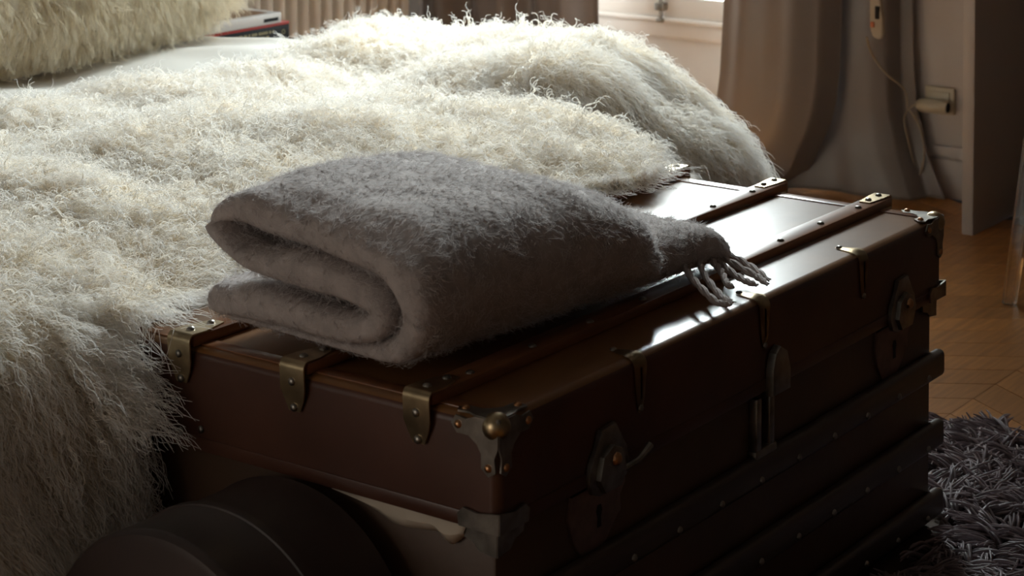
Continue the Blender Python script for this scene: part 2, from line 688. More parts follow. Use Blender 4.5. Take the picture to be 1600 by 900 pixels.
def off_trunk(S):
    u, v, z = S[..., 0], S[..., 1], S[..., 2]
    ins = (u > TU0 - .012) & (u < TU1 + .012) & (v < TV1 + .004)
    top = ins & (z > .475)
    z2 = np.where(top, np.maximum(z, .516 + .004 * np.abs(np.sin(u * 900 + v * 700))), z)
    low = ins & ~top
    v2 = np.where(low & (u >= .05), TV1 + .006, v)
    u2 = np.where(low & (u < .05), TU0 - .013, u)
    return np.stack([u2, v2, z2], -1)


NC = 46000
ca = rng.uniform(-.75, 1.98, NC)
cb = .08 + rng.uniform(0, 1, NC) ** .92 * (fur_back(ca) - .08)
p, n = surf_frame(fur_surf, ca, cb)
dh = p * 0
dh[:, 2] = -1
down = dh - n * (dh * n).sum(-1, keepdims=True)
steep = np.linalg.norm(down, axis=1, keepdims=True)
q2 = np.stack([p[:, 0], p[:, 1] + p[:, 2]], -1)
an = 2.2 * wnoise(51, 2, 4, 9, 8)(q2) + 1.3 * wnoise(52, 2, 14, 28, 8)(q2) + rng.normal(size=NC) * 1.1 - 2.2
rv = np.stack([np.cos(an), np.sin(an), an * 0], -1)
rv = rv - n * (rv * n).sum(-1, keepdims=True)
flow = unit(unit(down + 1e-6) * np.clip(steep * 2.2, 0, 1.6) + rv * (1.05 - .72 * np.clip(steep * 1.3, 0, 1)) + n * .10)
Lc = rng.uniform(.026, .052, NC) * (1 + .75 * np.clip(steep[:, 0] * 1.3, 0, 1))
S = strands(p, n, flow, Lc, 12, .95, .22, .0055, .0036, 2.9, 4, .6, 61)
# second layer: spilling locks along the trunk's back edge
NS = 1500
ca = rng.uniform(-.05, 1.16, NS)
cb = rng.uniform(.62, .82, NS)
p2, n2 = surf_frame(fur_surf, ca, cb)
fl = unit(np.stack([rng.normal(size=NS) * .35 - .05, -np.ones(NS), -.35 * np.ones(NS)], -1))
S2 = strands(p2, n2, fl, rng.uniform(.06, .12, NS), 12, .5, .4, .006, .004, 2.5, 5, .5, 62)
NS3 = 1100
ca = rng.uniform(-.10, .20, NS3)
cb = rng.uniform(.58, .76, NS3)
p3, n3 = surf_frame(fur_surf, ca, cb)
fl = unit(np.stack([rng.normal(size=NS3) * .35, -np.ones(NS3), .1 - .3 * rng.uniform(size=NS3)], -1))
S3 = strands(p3, n3, fl, rng.uniform(.05, .105, NS3), 12, .6, .25, .006, .004, 2.6, 5, .5, 64)
S = np.concatenate([S, S2, S3])
dive = ((S[..., 0] > -.004) & (S[..., 0] < TU1 + .004) & (S[..., 1] < TV1 - .01) & (S[..., 2] < .49)).any(1)
S = off_trunk(S[~dive])
def curl_layer():
    r = np.random.default_rng(66)
    NL = 8500
    ca = r.uniform(-.7, 1.95, NL)
    cb = .35 + r.uniform(0, 1, NL) * (fur_back(ca) - .37)
    p_, n_ = surf_frame(fur_surf, ca, cb)
    dn = np.array([[0, 0, -1.]]) + n_ * n_[:, 2:3]
    fl_ = unit(dn * 1.6 + r.normal(size=(NL, 3)) * .6)
    fl_ = unit(fl_ - n_ * (fl_ * n_).sum(-1, keepdims=True) * .8)
    Q = strands(p_ + n_ * .008, n_, fl_, r.uniform(.035, .06, NL), 14, 1.0, .2, .003, .0052, 2.2, 3, .35, 67)
    dv = ((Q[..., 0] > -.004) & (Q[..., 0] < TU1 + .004) & (Q[..., 1] < TV1 - .01) & (Q[..., 2] < .49)).any(1)
    hair('curls', off_trunk(Q[~dv]) - np.array(throw.location), np.linspace(.0008, .0004, 14), 'wool', throw)


curl_layer()
hair('wool', S - np.array(throw.location), np.linspace(.00055, .00022, 12), 'wool', throw)

# ---------------------------------------------------------------- cream fur pillow
pil = tag(empty('fur_pillow', (.90, 2.06, .705)), 'cream long-haired sheepskin pillow at the head of the bed', 'pillow')


def pil_surf(th, ph):
    cx = np.sign(np.cos(ph)) * np.abs(np.cos(ph)) ** .8
    sx = np.sign(np.sin(ph)) * np.abs(np.sin(ph)) ** .8
    ct = np.sign(np.cos(th)) * np.abs(np.cos(th)) ** 1.2
    st = np.sign(np.sin(th)) * np.abs(np.sin(th)) ** 1.15
    return np.stack([.79 * ct * cx, .22 * sx * ct, .20 * st + .03 * np.sin(5 * ph) * ct * .4], -1)


th = np.linspace(-np.pi / 2, np.pi / 2, 40)
ph = np.linspace(0, 2 * np.pi, 81)[:-1]
T2, P2 = np.meshgrid(th, ph, indexing='ij')
PP = pil_surf(T2, P2)
PP[..., 2] = np.maximum(PP[..., 2], -.14)
grid_mesh('cushion', PP, 'creamwool' if False else 'hide', pil, closed_v=True)
NP = 17000
tt = np.arcsin(rng.uniform(-.95, 1, NP))
pp = rng.uniform(np.pi * .86, np.pi * 2.12, NP)
e = 1e-3
p = pil_surf(tt, pp)
n = unit(np.cross(pil_surf(tt, pp + e) - p, pil_surf(tt + e, pp) - p))
n = np.where(((n * p).sum(-1) < 0)[:, None], -n, n)
p[:, 2] = np.maximum(p[:, 2], -.138)
an = 1.5 * wnoise(71, 2, 5, 12, 8)(p[:, [0, 2]]) + rng.normal(size=NP) * .8
fl = np.stack([np.sin(an) * .5 + p[:, 0] * .9, -.1 + an * 0, -.75 + .3 * np.cos(an)], -1)
fl = unit(fl - n * (fl * n).sum(-1, keepdims=True) * .8 + rng.normal(size=(NP, 3)) * .3)
S = strands(p, n, fl, rng.uniform(.035, .06, NP), 9, .8, .2, .005, .002, 1.2, 6, .6, 63)
S[..., 2] = np.maximum(S[..., 2], np.float64(.562 - .705))
hair('wool', S, np.linspace(.0004, .00016, 9), 'creamwool', pil)

# ================================================================ BEDSIDE TABLE AND BOOKS
ns = tag(empty('bedside_table', (2.10, 2.36, 0)), 'small wooden bedside table behind the bed under two books', 'table')
bx('table_top', -.2, .2, -.15, .17, .403, .427, 'bedwood', ns, .004)
for sx in (-.18, .18):
    for sy in (-.13, .15):
        bx('leg', sx - .018, sx + .018, sy - .018, sy + .018, 0, .404, 'bedwood', ns, .003)
bx('shelf', -.17, .17, -.12, .14, .15, .165, 'bedwood', ns, .003)

bk = tag(empty('book', (2.10, 2.42, .4275)), 'thick black book with a red top cover lying on the bedside table', 'book')
bx('cover_board', -.152, .152, -.085, .115, 0, .004, 'blackbook', bk, .0015)
bx('cover_board', -.152, .152, -.0905, .115, .0445, .0525, 'red', bk, .0015)['label'] = 'red cover board'
bx('spine', -.152, .152, -.090, -.083, 0, .0445, 'blackbook', bk, .002)
bx('page_block', -.147, .147, -.083, .11, .004, .048, 'pages', bk)
for k, (zc, x0, x1) in enumerate(((.031, -.06, .095), (.019, -.06, .07))):
    bm = bmesh.new()
    x = x0
    r = random.Random(k + 3)
    while x < x1:
        wdt = r.uniform(.004, .0075)
        box(bm, x, x + wdt, -.0908, -.0895, zc - .0035, zc + .0035)
        x += wdt + r.choice((.0015, .0015, .0015, .006))
    obj('title_line', bm, 'print', bk, smooth=False)
bm = bmesh.new()
lathe(bm, [(.0065, 0), (.0065, .001), (.0045, .001), (.0045, 0)], (.128, -.0895, .026), (0, -1, 0), 20)
obj('spine_emblem', bm, 'print', bk)
b2 = tag(empty('book', (2.055, 2.42, .4805)), 'white book with a brown picture cover on top of the black book', 'book')
bx('cover_board', -.155, .16, -.092, .112, 0, .003, 'whitebook', b2, .001)
bx('cover_board', -.155, .16, -.092, .112, .024, .027, 'whitebook', b2, .001)
bx('picture', -.13, .13, -.075, .1, .027, .0276, 'brownbook', b2)['label'] = 'brown cover picture'
bx('spine', -.155, .16, -.0955, -.091, 0, .027, 'whitebook', b2, .002)
bx('spine_label', .092, .147, -.0962, -.0953, .0065, .0155, 'blackbook', b2)
bx('page_block', -.15, .155, -.091, .107, .003, .024, 'pages', b2)


# ================================================================ CURTAINS
def curtain(name, ufun, vl, vr, z1, nt_, nz, label, grp=None):
    t = np.linspace(0, 1, nt_)
    z = np.concatenate([np.linspace(.012, .6, nz), np.linspace(.65, z1, 20)])
    T, Z = np.meshgrid(t, z, indexing='ij')
    V = vl(Z) + T * (vr(Z) - vl(Z))
    U = ufun(T, Z)
    o = grid_mesh(name, np.stack([U, V, Z], -1), 'curtain')
    m_ = o.modifiers.new('thick', 'SOLIDIFY')
    m_.thickness = .004
    m_.offset = 0
    tag(o, label, 'curtain', grp)
    return o


ip = np.interp
curtain('curtain', lambda T, Z: 3.115 + .028 * np.sin(T * 17.5 + 1.1) + .014 * np.sin(T * 34 + .5) + .004 * np.sin(Z * 7 + T * 9),
        lambda Z: 1.946 - .09 * sm(Z, .6, 1.2), lambda Z: 2.555 + 0 * Z, 3.02, 150, 40,
        'taupe satin curtain hanging left of the window beside the radiator')
curtain('curtain', lambda T, Z: 3.06 - .05 * np.sin(T * 3.1) + .010 * np.sin(T * 15 + .6) * sm(Z, .05, .3) - .03 * sm(-Z, -.22, .02) * np.sin(T * 5 + Z * 12)
        + .07 * sm(T, .9, 1.0) ,
        lambda Z: ip(Z, [0, .1, .31, .5], [1.56, 1.52, 1.493, 1.482]) - .17 * sm(Z, .6, 1.3),
        lambda Z: ip(Z, [0, .034, .08, .19, .26, .34, .53], [1.34, 1.292, 1.246, 1.192, 1.174, 1.164, 1.159]), 3.02, 120, 60,
        'taupe satin curtain right of the window with its swept hem in front')
curtain('curtain', lambda T, Z: 3.19 - .115 * (1 - sm(T, 0, .55)) + .018 * np.sin(T * 9 - .9) + .055 * sm(T, .86, .91) + .002 * np.sin(T * 30) - .03 * sm(-Z, -.2, 0),
        lambda Z: 1.42 + 0 * Z,
        lambda Z: ip(Z, [0, .053, .12, .229, .378, .6], [.90, .928, .965, 1.0, 1.014, 1.018]), 3.02, 110, 60,
        'dark inner curtain fold hanging beside the wall socket')

# ================================================================ SOCKET, PLUG, CORD
sk = tag(empty('wall_socket', (3.295, .947, .262)), 'ivory wall socket plate on the grey panel', 'socket')
bx('plate', -.012, .001, -.040, .045, -.036, .036, 'ivory', sk, .004)
bx('socket_face', -.017, -.011, -.028, .033, -.024, .024, 'ivory', sk, .003)
pg = tag(empty('plug', (3.258, .96, .250)), 'beige round adapter plug pushed into the wall socket', 'plug')
bm = bmesh.new()
lathe(bm, [(0, -.046), (.015, -.046), (.0185, -.040), (.0185, .02), (.017, .033), (.010, .042), (0, .042)], (0, 0, 0), (0, 1, 0), 24)
obj('plug_body', bm, 'ivory', pg)
bm = bmesh.new()
lathe(bm, [(0, -.0475), (.0125, -.0475), (.0125, -.044), (0, -.044)], (0, 0, 0), (0, 1, 0), 24)
obj('end_opening', bm, 'dark', pg)
bx('prong_block', .012, .021, -.02, .02, -.013, .013, 'ivory', pg, .003)
cdn = tag(empty('switch_cord', (3.09, 1.04, .5)), 'thin beige electric cord with inline switch hanging beside the dark curtain', 'cord')
bm = bmesh.new()
pts = smoothpath([(0.000, 0.028, -0.0540), (0.030, 0.027, -0.1040), (0.070, 0.005, -0.1580), (0.120, -0.024, -0.2050), (0.145, -0.022, -0.2600)], 30)
tube(bm, pts, .0028, 8)
pts = smoothpath([(0.155, -0.042, -0.2460), (0.145, -0.022, -0.2640), (0.145, -0.013, -0.2960), (0.145, -0.027, -0.3540), (0.145, -0.046, -0.4200), (0.145, -0.061, -0.4610), (0.145, -0.076, -0.4965)], 36)
tube(bm, pts, .0026, 8)
pts = smoothpath([(0.145, -0.022, -0.2570), (0.145, -0.054, -0.2990), (0.145, -0.069, -0.3490), (0.145, -0.068, -0.4000), (0.145, -0.052, -0.4540), (0.145, -0.047, -0.4965)], 36)
tube(bm, pts, .0026, 8)
tube(bm, smoothpath([(.0, -.002, .05), (.01, -.004, .2), (.02, .0, .6), (.02, .0, 1.2)], 24), .0026, 8)
obj('cable', bm, 'cord', cdn)
bm = bmesh.new()
prism(bm, [(.012, .055), (-.012, .055), (-.017, .045), (-.015, -.03), (-.008, -.052), (.012, -.058), (.021, -.045), (.019, .0)], (-.008, 0, 0), (0, -1, 0), (0, 0, 1), -.018, 0)
bmesh.ops.bevel(bm, geom=list(bm.edges), offset=.003, segments=2, affect='EDGES')
obj('switch_body', bm, 'cord', cdn)
bx('button', -.013, -.006, .002, .012, -.026, -.012, 'amber', cdn, .002)['label'] = 'orange switch button'
bx('slider', -.012, -.006, -.012, .0, -.004, .03, 'dark', cdn, .002)

# ================================================================ ACRYLIC CHAIR (only a leg enters the picture)
ch = tag(empty('acrylic_chair', (2.62, .13, 0)), 'clear acrylic chair whose leg stands on the parquet at the right edge', 'chair')
for (x, y) in ((-.178, .275), (.205, .26), (-.18, -.20), (.2, -.2)):
    bm = bmesh.new()
    x1, y1 = x * .86, y * .80
    r0, r1 = .0135, .019
    v0 = [bm.verts.new((x + a * r0, y + b * r0, 0)) for a, b in ((-1, -1), (1, -1), (1, 1), (-1, 1))]
    v1 = [bm.verts.new((x1 + a * r1, y1 + b * r1, .452)) for a, b in ((-1, -1), (1, -1), (1, 1), (-1, 1))]
    bm.faces.new(list(reversed(v0)))
    bm.faces.new(v1)
    for i in range(4):
        bm.faces.new((v0[i], v0[(i + 1) % 4], v1[(i + 1) % 4], v1[i]))
    bmesh.ops.bevel(bm, geom=list(bm.edges), offset=.0035, segments=2, affect='EDGES')
    obj('leg', bm, 'acrylic', ch)
bx('seat', -.18, .2, -.2, .235, .4525, .472, 'acrylic', ch, .008, 3)
bx('backrest', .17, .2, -.2, .22, .473, .88, 'acrylic', ch, .012, 3)

# ================================================================ STEAMER TRUNK
tr = tag(empty('steamer_trunk', (.589, .2975, 0)), 'dark red-brown leather steamer trunk with wooden slats at the foot of the bed', 'trunk')
ox, oy = .589, .2975
L_, W_ = 1.178, .595


def tb(name, u0, u1, v0, v1, z0, z1, m, parent=tr, bev=0, seg=2):
    po = (ox, oy, 0)
    return bx(name, u0, u1, v0, v1, z0, z1, m, parent, bev, seg, po)


def tv(u, v, z):
    return (u - ox, v - oy, z)


ZS = .372
tb('body', .012, L_ - .012, .012, W_ - .012, .010, ZS - .001, 'canvas', tr, .006, 2)
bm = bmesh.new()
box(bm, -ox, L_ - ox, -oy, W_ - oy, ZS + .001, .5)
te = [e for e in bm.edges if all(v.co.z > .49 for v in e.verts)]
ve = [e for e in bm.edges if abs(e.verts[0].co.z - e.verts[1].co.z) > .05]
bmesh.ops.bevel(bm, geom=te + ve, offset=.013, segments=5, affect='EDGES', profile=.5)
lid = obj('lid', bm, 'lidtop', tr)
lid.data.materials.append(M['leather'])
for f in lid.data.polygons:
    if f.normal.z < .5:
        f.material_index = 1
# raised welt along the lid's left and right top edges
for u in (.024, L_ - .024):
    tb('edge_welt', u - .011, u + .011, .02, W_ - .02, .4995, .5018, 'slat', lid, .001)
# bottom binding of lid and body rim
tb('lid_binding', -.0015, L_ + .0015, -.0015, W_ + .0015, ZS + .001, ZS + .018, 'leather', lid, .0015)

# slats along the lid, with caps and rivets
SV = (.109, .297, .484)
for vc in SV:
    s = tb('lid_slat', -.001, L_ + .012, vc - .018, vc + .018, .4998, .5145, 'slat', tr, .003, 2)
    for k in range(9):
        uu = .085 + k * .126
        bm = bmesh.new()
        rivet(bm, tv(uu, vc - .006, .5143), (0, 0, 1), .0058, .0038)
        obj('rivet', bm, 'steel', s)
    for side in (0, 1):
        bm = bmesh.new()
        sg = -1 if side == 0 else 1
        ue = 0 if side == 0 else L_ + .011
        # bent plate: tongue on top, rounded fall over the end
        w2 = .019 if side == 0 else .0135
        prof = []
        for a_ in range(0, 7):
            t_ = a_ / 6 * math.pi / 2
            prof.append((ue + sg * (.002 + .008 * math.sin(t_)), .5075 + .010 * math.cos(t_)))
        prof = [(ue - sg * .062, .5165), (ue - sg * .02, .5170)] + prof + [(ue + sg * .0085, .482), (ue + sg * .006, .470), (ue + sg * .0045, .455)]
        wid = [.009, w2] + [w2] * 7 + [w2, w2 * .8, w2 * .45]
        rows = []
        for (uu, zz_), ww in zip(prof, wid):
            rows.append([bm.verts.new(tv(uu, vc - ww, zz_)), bm.verts.new(tv(uu, vc + ww, zz_))])
        for a_, b_ in zip(rows, rows[1:]):
            bm.faces.new((a_[0], a_[1], b_[1], b_[0]))
        bmesh.ops.recalc_face_normals(bm, faces=bm.faces)
        bmesh.ops.solidify(bm, geom=list(bm.faces), thickness=.0022)
        cp = obj('end_cap', bm, 'brass', s)
        for (uu, zz_, nn) in ((ue - sg * .048, .5165, (0, 0, 1)), (ue - sg * .012, .5170, (0, 0, 1)), (ue + sg * .0085, .492, (sg, 0, 0)), (ue + sg * .0052, .460, (sg, 0, 0))):
            bm = bmesh.new()
            rivet(bm, tv(uu, vc, zz_), nn, .0055, .004)
            obj('rivet', bm, 'steel', cp)

# slats on the front of the body
for zc in (.268, .157, .047):
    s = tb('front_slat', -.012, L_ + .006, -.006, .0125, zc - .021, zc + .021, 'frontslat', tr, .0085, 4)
    for k in range(11):
        bm = bmesh.new()
        rivet(bm, tv(.06 + k * .106, -.0057, zc - .010), (0, -1, 0), .0055, .004)
        obj('rivet', bm, 'steel', s)
# slats on the left end of the body
for zc in (.268, .157, .047):
    tb('end_slat', -.002, .0125, .03, W_ - .03, zc - .02, zc + .02, 'frontslat', tr, .006, 3)

# straps folded over the front top edge
for uc in (.292, .604, .900):
    bm = bmesh.new()
    prof = [(.042, .5012, .004), (.026, .5018, .010), (.014, .5022, .014)]
    for a_ in range(0, 7):
        t_ = a_ / 6 * math.pi / 2
        prof.append((.0125 - .0145 * math.sin(t_), .4875 + .0145 * math.cos(t_), .0145))
    prof += [(-.002, .475, .013), (-.002, .448, .009), (-.0015, .432, .004)]
    rows = [[bm.verts.new(tv(uc - ww, vv, zz_)), bm.verts.new(tv(uc - ww * .2, vv - .0012 * (zz_ < .5), zz_ + .0012 * (zz_ >= .5))),
             bm.verts.new(tv(uc + ww * .2, vv - .0012 * (zz_ < .5), zz_ + .0012 * (zz_ >= .5))), bm.verts.new(tv(uc + ww, vv, zz_))] for vv, zz_, ww in prof]
    for a_, b_ in zip(rows, rows[1:]):
        for k in range(3):
            bm.faces.new((a_[k], a_[k + 1], b_[k + 1], b_[k]))
    bmesh.ops.solidify(bm, geom=list(bm.faces), thickness=.002)
    st = obj('edge_clip', bm, 'brass', tr)
    for (vv, zz_, nn) in ((.038, .5015, (0, 0, 1)), (-.0018, .437, (0, -1, 0))):
        bm = bmesh.new()
        rivet(bm, tv(uc, vv, zz_), nn, .005, .0035)
        obj('rivet', bm, 'steel', st)


# lid corner guards: three lobed plates meeting under a round boss
def corner_guard(uc, vc, su, sv):
    bm = bmesh.new()
    lobe = [(-.001, -.001), (.030, -.001), (.043, .004), (.058, .002), (.064, .012), (.056, .022), (.040, .022), (.028, .030),
            (.022, .040), (.022, .056), (.012, .064), (.002, .058), (.004, .043), (-.001, .030)]
    O = Vector(tv(uc, vc, .5))
    th = .0022
    for A, B, nrm in (((su, 0, 0), (0, sv, 0), (0, 0, 1)), ((su, 0, 0), (0, 0, -1), (0, -sv, 0)), ((0, sv, 0), (0, 0, -1), (-su, 0, 0))):
        A, B, nrm = Vector(A), Vector(B), Vector(nrm)
        d = th if A.cross(B).dot(nrm) > 0 else -th
        prism(bm, lobe, O + nrm * .0003, A, B, d)
    # rounded bridge pieces along the three edges
    g = obj('corner_guard', bm, 'steel', tr)
    bm = bmesh.new()
    bmesh.ops.create_uvsphere(bm, u_segments=20, v_segments=12, radius=.0165, matrix=Matrix.Translation(O + Vector((su * .009, sv * .009, -.009))))
    obj('boss', bm, 'brass', g)
    for q in ((.012, .054), (.054, .012)):
        for A, B, nrm in (((su, 0, 0), (0, sv, 0), (0, 0, 1)), ((su, 0, 0), (0, 0, -1), (0, -sv, 0)), ((0, sv, 0), (0, 0, -1), (-su, 0, 0))):
            bm = bmesh.new()
            rivet(bm, O + Vector(A) * q[0] + Vector(B) * q[1] + Vector(nrm) * th, nrm, .005, .004)
            obj('rivet', bm, 'copper', g)
    return g


corner_guard(0, 0, 1, 1)
corner_guard(L_, 0, -1, 1)
corner_guard(L_, W_, -1, -1)


def edge_guard(uc, vc, su, sv, low):
    """angle plate round a vertical edge, upper one on the lid, lower one on the body"""
    bm = bmesh.new()
    if low:
        out = [(0, ZS - .002), (.052, ZS - .002), (.050, ZS - .013), (.034, ZS - .017), (.024, ZS - .026), (0, ZS - .029)]
        inset = .0085
    else:
        out = [(0, ZS + .002), (.056, ZS + .002), (.058, ZS + .016), (.05, ZS + .024), (.03, ZS + .021), (0, ZS + .026)]
        inset = -.0025
    ou = uc + su * inset
    ovv = vc + sv * inset
    for A, nrm in (((su, 0, 0), (0, -sv, 0)), ((0, sv, 0), (-su, 0, 0))):
        A, nrm = Vector(A), Vector(nrm)
        B = Vector((0, 0, 1))
        d = .003 if A.cross(B).dot(nrm) > 0 else -.003
        prism(bm, [(a_ - .002, b_) for a_, b_ in out], Vector(tv(ou, ovv, 0)), A, B, d)
    return obj('edge_guard', bm, 'steel', tr)


for (uc, vc, su, sv) in ((0, 0, 1, 1), (L_, 0, -1, 1)):
    edge_guard(uc, vc, su, sv, False)
    edge_guard(uc, vc, su, sv, True)


# locks: hinged hasp on the lid, plate with keyhole on the body
def lock(uc, kind):
    F = -.0016
    bm = bmesh.new()
    hasp = [(-.018, .058), (-.026, .040), (-.040, .022), (-.043, .002), (-.036, -.014), (-.02, -.02), (.02, -.018), (.038, -.010), (.044, .006), (.038, .026), (.024, .044), (.014, .060)]
    prism(bm, hasp, tv(uc, F, ZS + .006), (1, 0, 0), (0, 0, 1), .006, .002)
    h = obj('hasp', bm, 'steel', tr)
    bm = bmesh.new()
    hump = [(-.022, .030), (-.030, .004), (-.018, -.014), (.018, -.014), (.028, .006), (.018, .032), (0, .040)]
    prism(bm, hump, tv(uc, F - .006, ZS + .004), (1, 0, 0), (0, 0, 1), .007, .003)
    obj('hasp_bar', bm, 'steel', h)
    bm = bmesh.new()
    rivet(bm, tv(uc + .004, F - .013, ZS + .026), (0, -1, 0), .0085, .006)
    obj('rivet', bm, 'copper', h)['label'] = 'copper rivet head'
    bm = bmesh.new()
    if kind == 0:
        tube(bm, [tv(uc + .03, F - .006, ZS + .004), tv(uc + .055, F - .012, ZS + .010), tv(uc + .078, F - .014, ZS + .022)], [.0035, .004, .005], 8)
        obj('lever', bm, 'steel', h)
    bm = bmesh.new()
    pl = [(-.058, -.004), (-.064, -.03), (-.055, -.058), (-.035, -.085), (-.012, -.088), (.014, -.078), (.034, -.056), (.048, -.05), (.044, -.03), (.058, -.018), (.056, .0)]
    prism(bm, pl, tv(uc, .0125, ZS - .004), (1, 0, 0), (0, 0, 1), .005, .0015)
    p_ = obj('lock_plate', bm, 'lockplate', tr)
    bm = bmesh.new()
    kh = [(-.004, -.044), (-.007, -.036), (-.004, -.029), (.003, -.029), (.006, -.036), (.003, -.044), (.004, -.056), (-.005, -.056)]
    prism(bm, kh, tv(uc, .0078, ZS - .004), (1, 0, 0), (0, 0, 1), .0008)
    obj('keyhole', bm, 'dark', p_)


lock(.215, 0)
lock(1.025, 1)
# centre latch: dome over the seam and a slotted draw bar below
bm = bmesh.new()
prism(bm, [(-.022, -.005), (-.022, .03), (-.014, .052), (.0, .060), (.018, .050), (.028, .024), (.028, -.005)], tv(.63, -.0016, ZS), (1, 0, 0), (0, 0, 1), .012, .004)
lt = obj('latch', bm, 'steel', tr)
bm = bmesh.new()
for a_ in (-.026, .010):
    box(bm, .61 + a_ - ox, .61 + a_ + .014 - ox, -.002 - oy, .0125 - oy, .295, ZS - .004, .003)
box(bm, .58 - ox, .64 - ox, -.003 - oy, .0125 - oy, .283, .298, .004)
obj('draw_bar', bm, 'steel', tr)
# label remains of small end rivets on the left face near the back
for (v_, z_) in ((.50, .428), (.455, .40), (.49, .392)):
    bm = bmesh.new()
    rivet(bm, tv(-.0008, v_, z_), (-1, 0, 0), .005, .003)
    obj('rivet', bm, 'steel', tr)

# white cloth caught in the lid
bm = bmesh.new()
n_ = 26
rows = []
for i in range(n_):
    t_ = i / (n_ - 1)
    v_ = .245 - .197 * t_
    hgt = .0015 + .017 * min(1, t_ * 2.2) ** .8 - .004 * math.sin(t_ * 9)
    if t_ > .78:
        hgt = .014 + .012 * math.sin((t_ - .78) / .22 * math.pi)
    fo = .002 + .003 * abs(math.sin(t_ * 7)) + (.007 * math.sin((t_ - .78) / .22 * math.pi) if t_ > .78 else 0)
    rows.append([bm.verts.new((.014, v_, ZS - .0004)), bm.verts.new((.006 - fo * .3, v_, ZS - .001)),
                 bm.verts.new((.006 - fo, v_ + .002, ZS - .001 - hgt * .5)), bm.verts.new((.008 - fo * .4, v_ + .004 * math.sin(t_ * 14), ZS - .001 - hgt))])
for a_, b_ in zip(rows, rows[1:]):
    for k in range(3):
        bm.faces.new((a_[k], a_[k + 1], b_[k + 1], b_[k]))
cl = obj('cloth', bm, 'cotton')
md = cl.modifiers.new('thick', 'SOLIDIFY')
md.thickness = .0012
tag(cl, 'strip of off-white cloth caught under the trunk lid', 'cloth')

# ================================================================ HAT BOX leaning at the trunk's left end
hb = tag(empty('hat_box', (-.13, .287, 0)), 'round dark leather hat box standing on edge by the trunk end', 'box')
R_ = .19
bm = bmesh.new()
lathe(bm, [(0, -.108), (.10, -.1085), (R_ - .012, -.108), (R_ - .004, -.106), (R_, -.100), (R_ + .001, -.096), (R_ - .0005, -.0925), (R_ - .0005, -.002), (R_ + .0005, .0), (0, .0)], (0, 0, R_ + .002), (1, 0, 0), 96)
obj('lid', bm, 'hatleather', hb)
bm = bmesh.new()
lathe(bm, [(0, .001), (R_ - .004, .001), (R_ - .004, .10), (R_ - .002, .108), (R_ - .012, .112), (0, .112)], (0, 0, R_ + .002), (1, 0, 0), 96)
obj('body', bm, 'hatleather', hb)
bm = bmesh.new()
lathe(bm, [(R_ - .001, -.014), (R_ + .0018, -.013), (R_ + .0022, -.007), (R_ + .0018, -.001), (R_ - .001, .0)], (0, 0, R_ + .002), (1, 0, 0), 96)
obj('rim_band', bm, 'hatleather', hb)

# ================================================================ GREY BLANKET on the trunk
bl = tag(empty('wool_blanket', (.018, .133, .5190)), 'folded fuzzy grey wool blanket with fringed end on the trunk lid', 'blanket')
bl.rotation_euler = (0, 0, math.radians(-5.5))
# fold line: (y, z, thickness)
path = [(.365, .008, .012), (.25, .008, .013), (.12, .009, .016), (.05, .017, .028), (.012, .045, .040), (.000, .078, .046),
        (.012, .106, .050), (.045, .126, .053), (.10, .135, .056), (.19, .138, .056), (.28, .143, .050), (.340, .150, .038), (.374, .143, .028), (.372, .126, .022),
        (.325, .101, .020), (.285, .090, .030), (.20, .089, .040), (.12, .084, .040), (.075, .071, .037), (.068, .048, .034),
        (.105, .034, .034), (.19, .036, .040), (.29, .040, .046), (.368, .036, .046)]
pc = smoothpath(path, 150)
cy, cz, ct = pc.T
cy = np.where(cy > .1, .1 + (cy - .1) * .86, cy)
dy, dz = np.gradient(cy), np.gradient(cz)
ln = np.hypot(dy, dz)
ny, nz_ = -dz / ln, dy / ln
ex = np.concatenate([np.array([0, .0015, .005, .010, .017]), np.linspace(.026, .43, 34), np.array([.44, .448, .455, .459, .461])])
XL = ex[-1]


